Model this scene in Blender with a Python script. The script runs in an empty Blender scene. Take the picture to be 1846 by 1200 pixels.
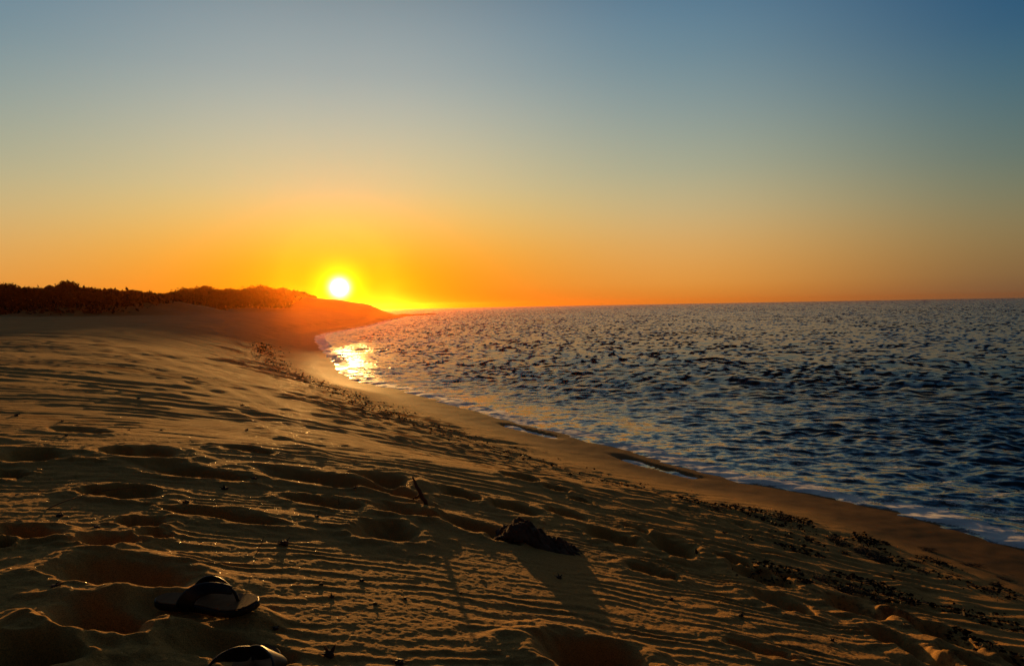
import bpy, bmesh, math, random
import numpy as np
from mathutils import Vector, Matrix, Euler

random.seed(7)
RS = np.random.RandomState(11)
sc = bpy.context.scene
COL = sc.collection

# ---------------------------------------------------------------- camera
cam = bpy.data.objects.new('camera', bpy.data.cameras.new('camera'))
COL.objects.link(cam)
sc.camera = cam
cam.data.sensor_width = 36.0
cam.data.lens = 26.0
cam.data.clip_start = 0.05
cam.data.clip_end = 12000
cam.matrix_world = (Matrix.Translation((0, 0, 2.1))
                    @ Matrix.Rotation(math.radians(90 - 2.1), 4, 'X')
                    @ Matrix.Rotation(math.radians(-1.03), 4, 'Z'))

# ---------------------------------------------------------------- sun and sky
SUN_EL, SUN_AZ = math.radians(2.05), math.radians(-13.05)     # azimuth measured from +Y towards +X
SUN_DIR = Vector((math.sin(SUN_AZ) * math.cos(SUN_EL), math.cos(SUN_AZ) * math.cos(SUN_EL), math.sin(SUN_EL)))
sl = bpy.data.lights.new('sun', 'SUN')
sl.energy = 5.0
sl.angle = math.radians(0.5)
sl.color = (1.0, 0.50, 0.13)
sun = bpy.data.objects.new('sun', sl)
COL.objects.link(sun)
sun.rotation_euler = SUN_DIR.to_track_quat('Z', 'Y').to_euler()

sc.view_settings.view_transform = 'Standard'
sc.view_settings.look = 'None'
sc.view_settings.exposure = 0.0
sc.view_settings.gamma = 1.0
sc.cycles.use_denoising = True
sc.cycles.max_bounces = 6
sc.cycles.volume_bounces = 0
sc.cycles.sample_clamp_indirect = 4.0
sc.cycles.sample_clamp_direct = 30.0

world = bpy.data.worlds.new('World')
sc.world = world
world.use_nodes = True


def lin(c):
    return tuple(((v / 255) / 12.92 if v <= 10.3 else ((v / 255 + 0.055) / 1.055) ** 2.4) for v in c) + (1,)


def build_world():
    nt = world.node_tree
    N, L = nt.nodes, nt.links

    def m(op, a, b=None, clamp=False):
        n = N.new('ShaderNodeMath')
        n.operation = op
        n.use_clamp = clamp
        for i, v in enumerate((a, b)):
            if v is None:
                continue
            if isinstance(v, (int, float)):
                n.inputs[i].default_value = v
            else:
                L.new(v, n.inputs[i])
        return n.outputs[0]

    tc = N.new('ShaderNodeTexCoord')
    nrm = N.new('ShaderNodeVectorMath')
    nrm.operation = 'NORMALIZE'
    L.new(tc.outputs['Generated'], nrm.inputs[0])
    sep = N.new('ShaderNodeSeparateXYZ')
    L.new(nrm.outputs[0], sep.inputs[0])
    X, Y, Z = sep.outputs
    el = m('MULTIPLY', m('ARCSINE', Z), 180 / math.pi)
    # azimuth difference to the sun, in degrees
    az = m('MULTIPLY', m('ARCTAN2', X, Y), 180 / math.pi)
    d = m('ABSOLUTE', m('SUBTRACT', az, math.degrees(SUN_AZ)))
    d = m('MINIMUM', d, m('SUBTRACT', 360.0, d))
    elf = m('DIVIDE', el, 45.0, True)

    def ramp(stops):
        r = N.new('ShaderNodeValToRGB')
        r.color_ramp.interpolation = 'B_SPLINE' if len(stops) > 4 else 'EASE'
        e = r.color_ramp.elements
        while len(e) < len(stops):
            e.new(0.5)
        for i, (p, c) in enumerate(stops):
            e[i].position = p / 45.0
            e[i].color = lin(c)
        L.new(elf, r.inputs[0])
        return r.outputs[0]

    r0 = ramp([(0, (230, 112, 0)), (1.5, (238, 136, 0)), (4.0, (244, 166, 14)), (6.5, (236, 190, 92)), (9, (218, 196, 136)),
               (13, (190, 188, 162)), (17, (160, 170, 168)), (23, (124, 142, 152)), (45, (44, 38, 44))])
    r1 = ramp([(0, (210, 124, 44)), (1.5, (222, 148, 60)), (4.5, (214, 166, 96)), (7, (196, 174, 124)), (10, (166, 168, 140)),
               (14, (136, 152, 150)), (18, (108, 136, 148)), (23, (78, 116, 144)), (45, (34, 30, 38))])
    r2 = ramp([(0, (110, 84, 60)), (1.5, (128, 98, 62)), (4, (136, 116, 76)), (6.5, (118, 120, 94)), (9, (98, 114, 104)),
               (13, (70, 104, 116)), (17, (44, 88, 118)), (23, (18, 66, 108)), (45, (16, 18, 26))])
    r3 = ramp([(0, (30, 22, 18)), (8, (32, 26, 24)), (20, (22, 24, 26)), (45, (8, 12, 18))])

    def mix(f, a, b, mode='MIX'):
        n = N.new('ShaderNodeMix')
        n.data_type = 'RGBA'
        n.blend_type = mode
        n.clamp_factor = True
        if isinstance(f, (int, float)):
            n.inputs['Factor'].default_value = f
        else:
            L.new(f, n.inputs['Factor'])
        for v, k in ((a, 6), (b, 7)):
            if isinstance(v, tuple):
                n.inputs[k].default_value = v
            else:
                L.new(v, n.inputs[k])
        return n.outputs[2]

    def seg(lo, hi):
        n = N.new('ShaderNodeMapRange')
        n.interpolation_type = 'SMOOTHSTEP'
        n.inputs[1].default_value = lo
        n.inputs[2].default_value = hi
        L.new(d, n.inputs[0])
        return n.outputs[0]

    c = mix(seg(2, 28), r0, r1)
    c = mix(seg(24, 50), c, r2)
    c = mix(seg(50, 130), c, r3)

    # the glow of the sun itself, by true angle to it
    dot = N.new('ShaderNodeVectorMath')
    dot.operation = 'DOT_PRODUCT'
    L.new(nrm.outputs[0], dot.inputs[0])
    e_ = math.radians(1.6)      # disc touching the cape; sun lamp raised above it to keep the beach lit
    dot.inputs[1].default_value = (math.sin(SUN_AZ) * math.cos(e_), math.cos(SUN_AZ) * math.cos(e_), math.sin(e_))
    th = m('MULTIPLY', m('ARCCOSINE', m('MINIMUM', dot.outputs['Value'], 1.0)), 180 / math.pi)

    def gauss(w, p=2.0):
        return m('EXPONENT', m('MULTIPLY', m('POWER', m('DIVIDE', th, w), p), -1.0))

    for w, p, col in ((0.50, 2.0, (6, 6, 6, 1)), (1.55, 2.2, (0.9, 1.0, 0.0, 1)), (2.6, 1.6, (0.1, 0.04, 0.0, 1))):
        g = N.new('ShaderNodeMix')
        g.data_type = 'RGBA'
        L.new(gauss(w, p), g.inputs['Factor'])
        g.inputs[6].default_value = (0, 0, 0, 1)
        g.inputs[7].default_value = col
        c = mix(1.0, c, g.outputs[2], 'ADD')

    sky = N.new('ShaderNodeTexSky')
    sky.sky_type = 'NISHITA'
    sky.sun_disc = False
    sky.sun_elevation = SUN_EL
    sky.sun_rotation = SUN_AZ
    sky.air_density = 1.5
    sky.dust_density = 0.4
    sky.ozone_density = 3.0
    sc_ = N.new('ShaderNodeVectorMath')
    sc_.operation = 'SCALE'
    L.new(sky.outputs[0], sc_.inputs[0])
    sc_.inputs['Scale'].default_value = 0.012
    c = mix(1.0, c, sc_.outputs[0], 'ADD')
    bg = N['Background']
    L.new(c, bg.inputs[0])
    bg.inputs[1].default_value = 1.0


build_world()


# ---------------------------------------------------------------- helpers
def tag(o, label=None, cat=None, group=None, kind=None):
    if label:
        o['label'] = label
    if cat:
        o['category'] = cat
    if group:
        o['group'] = group
    if kind:
        o['kind'] = kind
    return o


def link(name, me, mat=None, parent=None, smooth=False):
    o = bpy.data.objects.new(name, me)
    COL.objects.link(o)
    if mat:
        me.materials.append(mat)
    if parent:
        o.parent = parent
    if smooth:
        me.polygons.foreach_set('use_smooth', np.ones(len(me.polygons), dtype=bool))
    return o


def np_mesh(name, co, faces, attrs=None):
    """mesh from arrays: co (n,3), faces (m,k)"""
    me = bpy.data.meshes.new(name)
    co = np.ascontiguousarray(co, dtype=np.float32)
    faces = np.ascontiguousarray(faces, dtype=np.int32)
    k = faces.shape[1]
    me.vertices.add(len(co))
    me.vertices.foreach_set('co', co.ravel())
    me.loops.add(faces.size)
    me.loops.foreach_set('vertex_index', faces.ravel())
    me.polygons.add(len(faces))
    me.polygons.foreach_set('loop_start', np.arange(0, faces.size, k, dtype=np.int32))
    me.polygons.foreach_set('loop_total', np.full(len(faces), k, dtype=np.int32))
    for n, a in (attrs or {}).items():
        at = me.attributes.new(n, 'FLOAT', 'POINT')
        at.data.foreach_set('value', np.ascontiguousarray(a, dtype=np.float32).ravel())
    me.update(calc_edges=True)
    return me


_P = RS.permutation(512).astype(np.int32)
_P = np.concatenate([_P, _P])
_A = RS.uniform(0, 2 * np.pi, 512)
_GX, _GY = np.cos(_A), np.sin(_A)


def noise(x, y, seed=0):
    """gradient noise, about -0.7..0.7"""
    x = np.asarray(x, dtype=np.float64) + seed * 17.37
    y = np.asarray(y, dtype=np.float64) + seed * 9.71
    xi = np.floor(x).astype(np.int64)
    yi = np.floor(y).astype(np.int64)
    fx, fy = x - xi, y - yi
    u = fx * fx * fx * (fx * (fx * 6 - 15) + 10)
    v = fy * fy * fy * (fy * (fy * 6 - 15) + 10)
    a, b = xi & 511, (xi + 1) & 511
    c, d = yi & 511, (yi + 1) & 511

    def g(ix, iy, dx, dy):
        h = _P[_P[ix] + iy] & 511
        return _GX[h] * dx + _GY[h] * dy
    n00 = g(a, c, fx, fy)
    n10 = g(b, c, fx - 1, fy)
    n01 = g(a, d, fx, fy - 1)
    n11 = g(b, d, fx - 1, fy - 1)
    return (n00 * (1 - u) + n10 * u) * (1 - v) + (n01 * (1 - u) + n11 * u) * v


def fbm(x, y, octaves=4, seed=0, gain=0.5):
    t, amp, f = 0, 1.0, 1.0
    for i in range(octaves):
        t = t + amp * noise(x * f, y * f, seed + i * 3)
        amp *= gain
        f *= 2.03
    return t


def sstep(x, a, b):
    t = np.clip((x - a) / (b - a), 0, 1)
    return t * t * (3 - 2 * t)


# ---------------------------------------------------------------- the lie of the land
#BASE-BEGIN
SHORE = [(700, -330), (300, -170), (90, -66), (36, -30), (16, -12), (8.6, -3), (5.9, 1.6), (4.75, 4.3), (4.23, 6.08), (4.07, 6.62), (3.86, 7.17), (3.54, 7.65),
         (3.19, 8.09), (2.82, 8.45), (2.49, 8.86), (2.01, 9.73), (1.43, 10.92), (0.68, 12.21), (-0.27, 13.91), (-1.11, 15.48),
         (-2.03, 17.43), (-2.92, 18.97), (-3.63, 19.9), (-4.5, 21.6), (-5.74, 24.64), (-7.4, 30.69), (-9.88, 38.4),
         (-13.6, 51.2), (-16.1, 60.7), (-16.75, 71.33), (-17.2, 85.42), (-19.22, 105.62), (-22.39, 134.17), (-23.94, 161.66),
         (-25.2, 180), (-29, 200), (-38, 232), (-60, 262), (-150, 300), (-700, 420)]


def chaikin(p, n):
    p = np.array(p, dtype=float)
    for _ in range(n):
        q = np.empty((2 * len(p), 2))
        q[0] = p[0]
        q[-1] = p[-1]
        q[1:-1:2] = p[:-1] * 0.75 + p[1:] * 0.25
        q[2:-1:2] = p[:-1] * 0.25 + p[1:] * 0.75
        p = q
    return p


SH = chaikin(SHORE, 1)
PS = [-400, -60, -10, -3, -1, 0, 0.8, 2.0, 3.5, 5.0, 6.2, 7.5, 10, 16, 30, 45, 80, 400]
PZ = [-6, -3.0, -1.0, -0.36, -0.10, 0, 0.045, 0.25, 0.68, 1.10, 1.36, 1.52, 1.64, 1.78, 2.05, 2.28, 2.42, 3.0]
_ps = np.linspace(-400, 400, 16001)
_pz = np.interp(_ps, PS, PZ)
_k = np.hanning(33)
_pz[20:-20] = np.convolve(_pz, _k / _k.sum(), 'same')[20:-20]


def shore_dist(x, y):
    """signed distance inland from the waterline"""
    d2 = np.full(x.shape, 1e12)
    inside = np.zeros(x.shape, bool)
    poly = np.vstack([SH, [(-900, 420), (-900, -400), (700, -400)]])
    n = len(poly)
    for i in range(n):
        ax, ay = poly[i]
        bx, by = poly[(i + 1) % n]
        if i < len(SH) - 1:
            ex, ey = bx - ax, by - ay
            t = np.clip(((x - ax) * ex + (y - ay) * ey) / (ex * ex + ey * ey), 0, 1)
            d2 = np.minimum(d2, (x - ax - t * ex) ** 2 + (y - ay - t * ey) ** 2)
        if ay != by:
            c = ((ay > y) != (by > y)) & (x < (bx - ax) * (y - ay) / (by - ay) + ax)
            inside ^= c
    return np.where(inside, 1, -1) * np.sqrt(d2)


def profile(s):
    return np.interp(s, _ps, _pz)


# dune ridges: (x, y, crest height), half widths on the seaward and landward side
RIDGES = [
    ([(-95, 40, 5.5), (-72, 62, 5.6), (-60, 70, 5.3), (-53.5, 71, 4.9), (-48.3, 70, 4.35), (-45.1, 70, 4.15), (-42.5, 70, 4.35), (-40.4, 71, 4.0),
      (-37.8, 72, 3.9), (-36.0, 74, 3.5), (-35.5, 78, 3.0), (-37, 84, 2.6)], 9.0),
    ([(-80, 112, 4.2), (-62.2, 119, 4.1), (-56.8, 120, 4.4), (-53.1, 120, 4.8), (-50.0, 120, 5.1), (-46.0, 120, 4.9), (-41.0, 120, 5.15), (-37.9, 121, 4.85),
      (-35.2, 123, 4.2), (-33.8, 128, 4.05), (-32.6, 135, 3.7), (-31.6, 142, 3.3), (-30.6, 150, 2.45), (-28.7, 158, 1.5), (-27.3, 166, 0.9)], 12.0)]


def ridge_z(x, y):
    best = np.full(x.shape, -10.0)
    for pts, w in RIDGES:
        num = np.zeros(x.shape)
        for (ax, ay, az), (bx, by, bz) in zip(pts[:-1], pts[1:]):
            ex, ey = bx - ax, by - ay
            t = np.clip(((x - ax) * ex + (y - ay) * ey) / (ex * ex + ey * ey), 0, 1)
            d = np.sqrt((x - ax - t * ex) ** 2 + (y - ay - t * ey) ** 2)
            z = (az + t * (bz - az)) * np.exp(-(d / w) ** 2 * 1.2)
            num = np.maximum(num, z)
        best = np.maximum(best, num)
    return best


def base_height(x, y, s=None):
    if s is None:
        s = shore_dist(x, y)
    p = profile(s)
    r = ridge_z(x, y)
    h = np.where(s > 0, np.maximum(p, 0.5 * (p + r + np.sqrt((p - r) ** 2 + 0.05))), p)
    m = np.clip(s / 4, 0, 1)
    return h * m + p * (1 - m)
#BASE-END


#TABLES
PITS = [(-1.822, 3.669, 0.152, 0.147, 0.05), (-2.208, 3.357, 0.139, 0.142, 0.06), (-2.069, 3, 0.057, 0.07, 0.04), (-1.537, 3.389, 0.217, 0.113, 0.05), (-1.059, 3.646, 0.206, 0.151, 0.05), (-0.707, 3.918, 0.148, 0.179, 0.06), (-0.677, 3.669, 0.152, 0.104, 0.05), (-0.802, 3.208, 0.145, 0.088, 0.045), (-0.525, 3.303, 0.137, 0.106, 0.045), (-1.52, 2.882, 0.125, 0.09, 0.055), (-1.064, 2.742, 0.166, 0.075, 0.05), (-1.27, 2.525, 0.067, 0.07, 0.04), (-0.508, 2.905, 0.126, 0.138, 0.06), (-1.526, 2.272, 0.103, 0.077, 0.06), (-1.262, 2.263, 0.086, 0.079, 0.06), (-1.185, 2.389, 0.045, 0.059, 0.03), (-1.503, 2.136, 0.024, 0.032, 0.04), (-1.067, 2, 0.178, 0.129, 0.085), (-0.97, 1.697, 0.122, 0.099, 0.075), (-0.996, 1.494, 0.085, 0.07, 0.075), (-0.681, 1.657, 0.126, 0.07, 0.03), (0.207, 1.968, 0.157, 0.125, 0.11), (-0.199, 3.298, 0.162, 0.118, 0.05), (0.034, 3.945, 0.119, 0.127, 0.04), (0.465, 3.796, 0.122, 0.133, 0.05), (0.836, 3.913, 0.147, 0.192, 0.07), (0.318, 4.13, 0.109, 0.12, 0.04), (0.698, 4.153, 0.07, 0.092, 0.04), (1.155, 3.985, 0.09, 0.117, 0.05), (1.49, 3.909, 0.088, 0.115, 0.05), (0.583, 3.253, 0.098, 0.093, 0.045), (1.241, 3.741, 0.127, 0.156, 0.05), (1.155, 3.257, 0.111, 0.142, 0.05), (1.632, 3.506, 0.159, 0.194, 0.07), (1.813, 3.484, 0.066, 0.085, 0.05), (1.56, 2.959, 0.123, 0.16, 0.08), (1.819, 2.9, 0.12, 0.157, 0.08), (1.928, 3.321, 0.138, 0.179, 0.07), (1.58, 2.774, 0.094, 0.123, 0.09), (2.17, 3.153, 0.095, 0.124, 0.07), (0.066, 5.03, 0.114, 0.142, 0.04), (0.362, 8.245, 0.155, 0.201, 0.04), (0.286, 4.885, 0.074, 0.096, 0.04), (0.432, 4.668, 0.062, 0.08, 0.04), (1.514, 6.337, 0.083, 0.108, 0.04), (1.202, 6.83, 0.077, 0.1, 0.04), (-0.299, 8.48, 0.128, 0.166, 0.035), (0.959, 7.336, 0.083, 0.108, 0.035), (0.777, 2.425, 0.101, 0.07, 0.03), (-1.517, 4.112, 0.124, 0.097, 0.03), (-2.485, 4.175, 0.142, 0.122, 0.03), (-1.378, 4.967, 0.168, 0.219, 0.02), (-0.325, 3.963, 0.105, 0.106, 0.04), (-0.071, 3.176, 0.072, 0.072, 0.02)]
MOUNDS = [(-0.99, 1.871, 0.084, 0.06, 0.03), (-0.784, 1.708, 0.07, 0.06, 0.012), (-1.077, 1.622, 0.073, 0.06, 0.04), (-0.117, 3.106, 0.303, 0.246, 0.012), (-0.395, 3.286, 0.148, 0.156, 0.03), (0.565, 3.386, 0.254, 0.181, 0.01), (2.096, 3.562, 0.12, 0.154, 0.03), (-0.806, 2.884, 0.216, 0.084, 0.02), (2.32, 4.43, 0.133, 0.122, 0.03)]
TRACKS = [[(-11.384, 19.628), (-7.315, 14.047), (-5.655, 12.062), (-4.039, 9.866), (-2.889, 8.08), (-2.027, 6.633), (-1.302, 5.29)], [(-6.592, 11.964), (-5.103, 10.544), (-3.397, 8.138), (-2.459, 6.868), (-1.628, 5.593), (-0.97, 4.48)], [(-6.841, 14.605), (-4.827, 12.248), (-3.031, 9.26), (-2.178, 7.912), (-1.444, 6.691), (-0.78, 5.534)], [(-3.445, 7.7), (-2.493, 6.682), (-1.739, 5.683), (-1.022, 4.412), (-0.7, 4.073)]]
WRACK = [[(-11.764, 35.194), (-8.897, 26.698), (-6.697, 22.047), (-4.268, 16.465), (-3.023, 14.605), (-1.711, 11.046), (-0.907, 9.54), (-0.313, 8.912), (0.199, 8.003), (0.579, 7.465), (0.925, 7.098), (1.383, 7.252)], [(1.384, 6.063), (1.817, 6.131), (2.073, 5.81), (2.191, 5.448), (2.348, 5.244), (2.595, 5.263), (2.895, 5.226), (3.068, 4.991), (3.255, 4.679)], [(1.996, 6.407), (2.456, 6.343), (2.714, 6.063), (2.884, 5.674), (3.134, 5.507), (3.395, 5.389), (3.493, 5.023)], [(1.693, 4.851), (1.962, 4.788), (2.122, 4.584), (2.031, 4.118), (2.181, 3.992), (2.375, 3.91), (2.72, 4.024)], [(1.31, 3.838), (1.588, 3.951), (1.83, 3.829), (2, 3.712), (2.003, 3.427), (2.196, 3.323)]]
DEBRIS = [(-0.793, 2.504, 0.049), (-0.44, 1.695, 0.048), (-0.281, 1.726, 0.039), (-0.48, 2.265, 0.025), (-0.578, 2.161, 0.023), (-0.526, 2.075, 0.023), (-0.404, 2.079, 0.022), (-0.333, 2.174, 0.02), (-0.595, 1.794, 0.024), (0.16, 2.757, 0.041), (-1.156, 1.83, 0.036), (-1.361, 2.382, 0.036), (-1.554, 2.5, 0.034), (-1.249, 3.16, 0.047), (-1.266, 2.821, 0.042), (-1.205, 3.395, 0.041), (-2.76, 4.503, 0.03), (-4.064, 9.49, 0.057), (-3.165, 6.23, 0.042), (-2.601, 7.076, 0.042), (-0.792, 2.925, 0.026), (0.864, 2.816, 0.034), (0.597, 2.821, 0.03), (-3.086, 4.575, 0.041), (-2.385, 3.924, 0.029), (-0.765, 3.513, 0.024), (-0.179, 2.328, 0.017), (-0.535, 1.889, 0.013), (-0.231, 2.138, 0.016), (1.2, 2.776, 0.029), (-1.898, 5.235, 0.035), (-2.291, 4.381, 0.026), (-2.171, 4.53, 0.027)]
FLIP = (-0.787, 1.889)
FLIPB = (-0.602, 1.577)
LUMP = (0.113, 3.286)
STICK = (-0.434, 3.535)
TWIGA = (-0.833, 2.350)
TWIGB = (-0.787, 3.277)
TWIGC = (-1.632, 2.595)
TWIGD = (0.840, 2.956)
#TABLES-END


def sand_height(x, y, detail=True):
    """full sand surface; returns z, s (distance inland) and litter / pit masks"""
    shp = x.shape
    if x.ndim == 2 and min(shp) > 60:
        # the smooth base is worked out on every fourth row and column, then interpolated
        ri = np.unique(np.r_[np.arange(0, shp[0], 4), shp[0] - 1])
        ci = np.unique(np.r_[np.arange(0, shp[1], 4), shp[1] - 1])
        xs, ys = x[np.ix_(ri, ci)], y[np.ix_(ri, ci)]
        s_ = shore_dist(xs, ys)
        b_ = base_height(xs, ys, s_)

        def up(a):
            r = np.interp(np.arange(shp[0]), ri, np.arange(len(ri)))
            c = np.interp(np.arange(shp[1]), ci, np.arange(len(ci)))
            r0 = np.minimum(r.astype(int), len(ri) - 2)
            c0 = np.minimum(c.astype(int), len(ci) - 2)
            fr, fc = (r - r0)[:, None], (c - c0)[None, :]
            A = a[r0][:, c0] * (1 - fc) + a[r0][:, c0 + 1] * fc
            B = a[r0 + 1][:, c0] * (1 - fc) + a[r0 + 1][:, c0 + 1] * fc
            return A * (1 - fr) + B * fr
        s, h = up(s_), up(b_)
    else:
        s = shore_dist(x, y)
        h = base_height(x, y, s)
    R = np.hypot(x, y)
    wig = sstep(s, 1.1, 2.6)                                   # wind-worked dry sand only
    # gentle swells of the beach
    h = h + wig * (0.022 * noise(x / 2.3, y / 1.7, 2) + 0.007 * noise(x / 0.7, y / 0.42, 3))
    h = h + sstep(s, 3, 8) * 0.10 * noise(x / 9, y / 7, 5)
    far = sstep(R, 5, 14) * sstep(s, 2.5, 5)
    h = h + far * 0.25 * (0.045 * noise(x / 3.1 + y / 9, y / 1.1 - x / 6, 14) + 0.022 * noise(x / 1.4 + y / 5, y / 0.5 - x / 3, 15))
    h = h + sstep(R, 25, 60) * sstep(s, 4, 9) * 0.12 * fbm(x / 7, y / 3.5, 3, 16)
    # cusps and little steps of the wet swash sand, trampled line of wrack
    h = h + (1 - sstep(s, 0.5, 2.2)) * sstep(s, -1.5, 0.1) * 0.010 * noise(x / 1.9, y / 2.6, 7)
    # two shallow slivers of water left behind just above the waterline
    tr = np.exp(-((s - 0.40 - 0.08 * noise(x / 0.8, y / 0.8, 8)) / 0.12) ** 4)
    tr = tr * np.maximum(sstep(y, 11.3, 11.7) * (1 - sstep(y, 12.6, 13.1)), sstep(y, 8.5, 8.9) * (1 - sstep(y, 9.7, 10.3))) * (R < 20)
    h = h * (1 - tr) - 0.013 * tr
    band_ = (1 - sstep(s, 1.2, 2.2)) * sstep(s, -0.2, 0.3) * (1 - sstep(R, 20, 40))
    h = h + band_ * (0.006 * noise(x / 0.42, y / 0.42, 11) + 0.003 * noise(x / 0.15, y / 0.15, 12))
    rough = np.exp(-((s - 3.0) / 1.1) ** 2) * sstep(R, 3, 6)
    h = h + rough * (0.030 * np.abs(noise(x / 0.33, y / 0.33, 9)) + 0.02 * noise(x / 0.15, y / 0.15, 10))
    if not detail:
        return h, s, None, None
    # tyre and foot trails
    cut = np.zeros(shp)
    for pl in TRACKS:
        pp = chaikin(pl, 2)
        lo, hi = pp.min(0) - 0.6, pp.max(0) + 0.6
        w = (x > lo[0]) & (x < hi[0]) & (y > lo[1]) & (y < hi[1])
        if not w.any():
            continue
        xx, yy = x[w], y[w]
        d2 = np.full(xx.shape, 9.0)
        for (ax, ay), (bx, by) in zip(pp[:-1], pp[1:]):
            ex, ey = bx - ax, by - ay
            t = np.clip(((xx - ax) * ex + (yy - ay) * ey) / (ex * ex + ey * ey + 1e-9), 0, 1)
            d2 = np.minimum(d2, (xx - ax - t * ex) ** 2 + (yy - ay - t * ey) ** 2)
        d = np.sqrt(d2)
        wd = 0.07 + 0.006 * yy
        h[w] += (0.5 + noise(xx / 0.6, yy / 0.6, 17)) * (-0.012 * np.exp(-(d / wd) ** 2) + 0.010 * np.exp(-((d - 2 * wd) / (0.7 * wd)) ** 2))
    # pits (old footprints, slumped) and mounds
    pit = np.zeros(shp)
    for cx, cy, a, b, D in PITS:
        m = 2.2
        w = (np.abs(x - cx) < a * m) & (np.abs(y - cy) < b * m)
        if not w.any():
            continue
        xx, yy = x[w] - cx, y[w] - cy
        k = noise(xx / (a * 0.9) + cx * 7, yy / (b * 0.9) + cy * 5, 21)
        k2 = noise(xx / (a * 0.35) + cx * 3, yy / (b * 0.35), 22)
        q = np.sqrt((xx / a) ** 2 + (yy / b) ** 2) * (1 + (0.42 if D < 0.08 else 0.25) * k + 0.10 * k2)
        if D < 0.06 and a < 0.25:                      # heel and ball of the foot, run together
            sg = 1 if int(cx * 1000) % 2 else -1
            qb = np.sqrt(((xx - sg * 0.85 * a) / (0.62 * a)) ** 2 + ((yy + 0.2 * b) / (0.72 * b)) ** 2) * (1 + 0.3 * k2)
            q = -np.log(np.exp(-6 * q) + np.exp(-6 * qb)) / 6
            q = np.maximum(q, 0)
        bowl = 1 - sstep(q, 0.42, 1.02)
        hole = -D * (bowl ** 1.1) + D * 0.15 * np.exp(-((q - 1.2) / 0.24) ** 2) + D * 0.14 * np.exp(-((q - 1.5) / 0.4) ** 2)
        h[w] += hole
        pit[w] = np.maximum(pit[w], 1 - sstep(q, 0.85, 1.25))
    for cx, cy, a, b, D in MOUNDS:
        m = 2.5
        w = (np.abs(x - cx) < a * m) & (np.abs(y - cy) < b * m)
        if not w.any():
            continue
        xx, yy = x[w] - cx, y[w] - cy
        q2 = (xx / a) ** 2 + (yy / b) ** 2
        h[w] += 0.6 * D * np.exp(-q2 * 1.1) * (1 + 0.4 * noise(xx / (a * .5), yy / (b * .5), 23))
    # wind ripples, crests lying roughly across the view: about 8 cm apart, with broader ones between
    wx = x + 0.10 * noise(x / 0.35, y / 0.3, 30)
    edge = sstep(s, 1.1, 2.2) * (1.0 + 0.9 * (1 - sstep(s, 3.6, 5.2)))
    yy0 = y - 0.27 * x + 0.025 * np.clip(x, -4, 4) ** 2
    for lam, a0, lo, hi, sd in ((0.076, 0.0046, (0, 0.1), (9, 17), 30), (0.19, 0.0085, (2.4, 5), (14, 26), 130), (0.47, 0.020, (4.5, 9), (40, 70), 230), (1.15, 0.032, (12, 22), (90, 150), 330)):
        k = lam / 0.076
        fade = sstep(R, *lo) * (1 - sstep(R, *hi))
        w = fade > 0
        if not w.any():
            continue
        X_, Y_ = x[w], y[w]
        warp = 0.62 * noise(wx[w] / (1.1 * k), Y_ / (0.8 * k), sd + 1) + 0.40 * noise(wx[w] / (0.42 * k), Y_ / (0.24 * k), sd + 2) \
            + 0.15 * noise(wx[w] / (0.16 * k), Y_ / (0.09 * k), sd + 3)
        t = np.mod(yy0[w] / lam + warp * 3.4, 1.0)
        saw = np.where(t < 0.36, t / 0.36, (1 - t) / 0.64)
        saw = saw * saw * (3 - 2 * saw)
        amp = a0 * (0.30 + 0.85 * sstep(noise(X_ / (0.9 * k), Y_ / (0.5 * k), sd + 4), -0.45, 0.35)) \
            * (0.30 + 1.0 * sstep(noise(X_ / (0.26 * k), Y_ / (0.14 * k), sd + 5), -0.4, 0.35))
        h[w] += (fade * edge * (1 - 0.93 * pit))[w] * amp * (saw - 0.5)
    # the flip-flop lies on a level, pressed patch
    fl = 1 - sstep(np.sqrt(((x - FLIP[0]) / 0.18) ** 2 + ((y - FLIP[1] + 0.06) / 0.085) ** 2), 0.7, 1.25)
    h = h * (1 - fl) + fl * 1.350
    # grain clusters
    h = h + (1 - sstep(R, 3.5, 6)) * wig * (0.0026 * noise(x / 0.030, y / 0.026, 40) + 0.0016 * noise(x / 0.012, y / 0.012, 41)
                                         + 0.004 * sstep(noise(x / 0.05, y / 0.045, 42), 0.38, 0.55) * sstep(noise(x / 0.5, y / 0.4, 43), 0.0, 0.3))
    return h, s, pit, rough


def H(x, y):
    a = np.array([[float(x)]])
    b = np.array([[float(y)]])
    return float(sand_height(a, b)[0][0, 0])


def polar_rows(r0, dens, k, lo, cap, rmax):
    rows = [r0]
    while rows[-1] < rmax:
        r = rows[-1]
        rows.append(r + min(max(r * r / dens * k, lo), cap * r))
    return np.array(rows)


def polar_cols(fine, step, coarse):
    a = np.arange(fine[0], fine[1] + step / 2, step)
    b = []
    v, st = fine[1], step
    while v < fine[0] + 360 - coarse:
        st = min(st * 1.35, coarse)
        v += st
        b.append(v)
    return np.radians(np.concatenate([a, b]))


def polar_grid(rows, cols):
    X = rows[:, None] * np.sin(cols)[None, :]
    Y = rows[:, None] * np.cos(cols)[None, :]
    nr, nc = X.shape
    idx = np.arange(nr * nc).reshape(nr, nc)
    nxt = np.roll(idx, -1, axis=1)
    F = np.stack([idx[:-1], idx[1:], nxt[1:], nxt[:-1]], -1).reshape(-1, 4)
    return X, Y, F


# ---------------------------------------------------------------- materials
def new_mat(name, col, rough=0.8, spec=0.3):
    m = bpy.data.materials.new(name)
    m.use_nodes = True
    b = m.node_tree.nodes['Principled BSDF']
    b.inputs['Base Color'].default_value = (*col, 1)
    b.inputs['Roughness'].default_value = rough
    b.inputs['Specular IOR Level'].default_value = spec
    return m, m.node_tree.nodes, m.node_tree.links, b


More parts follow.
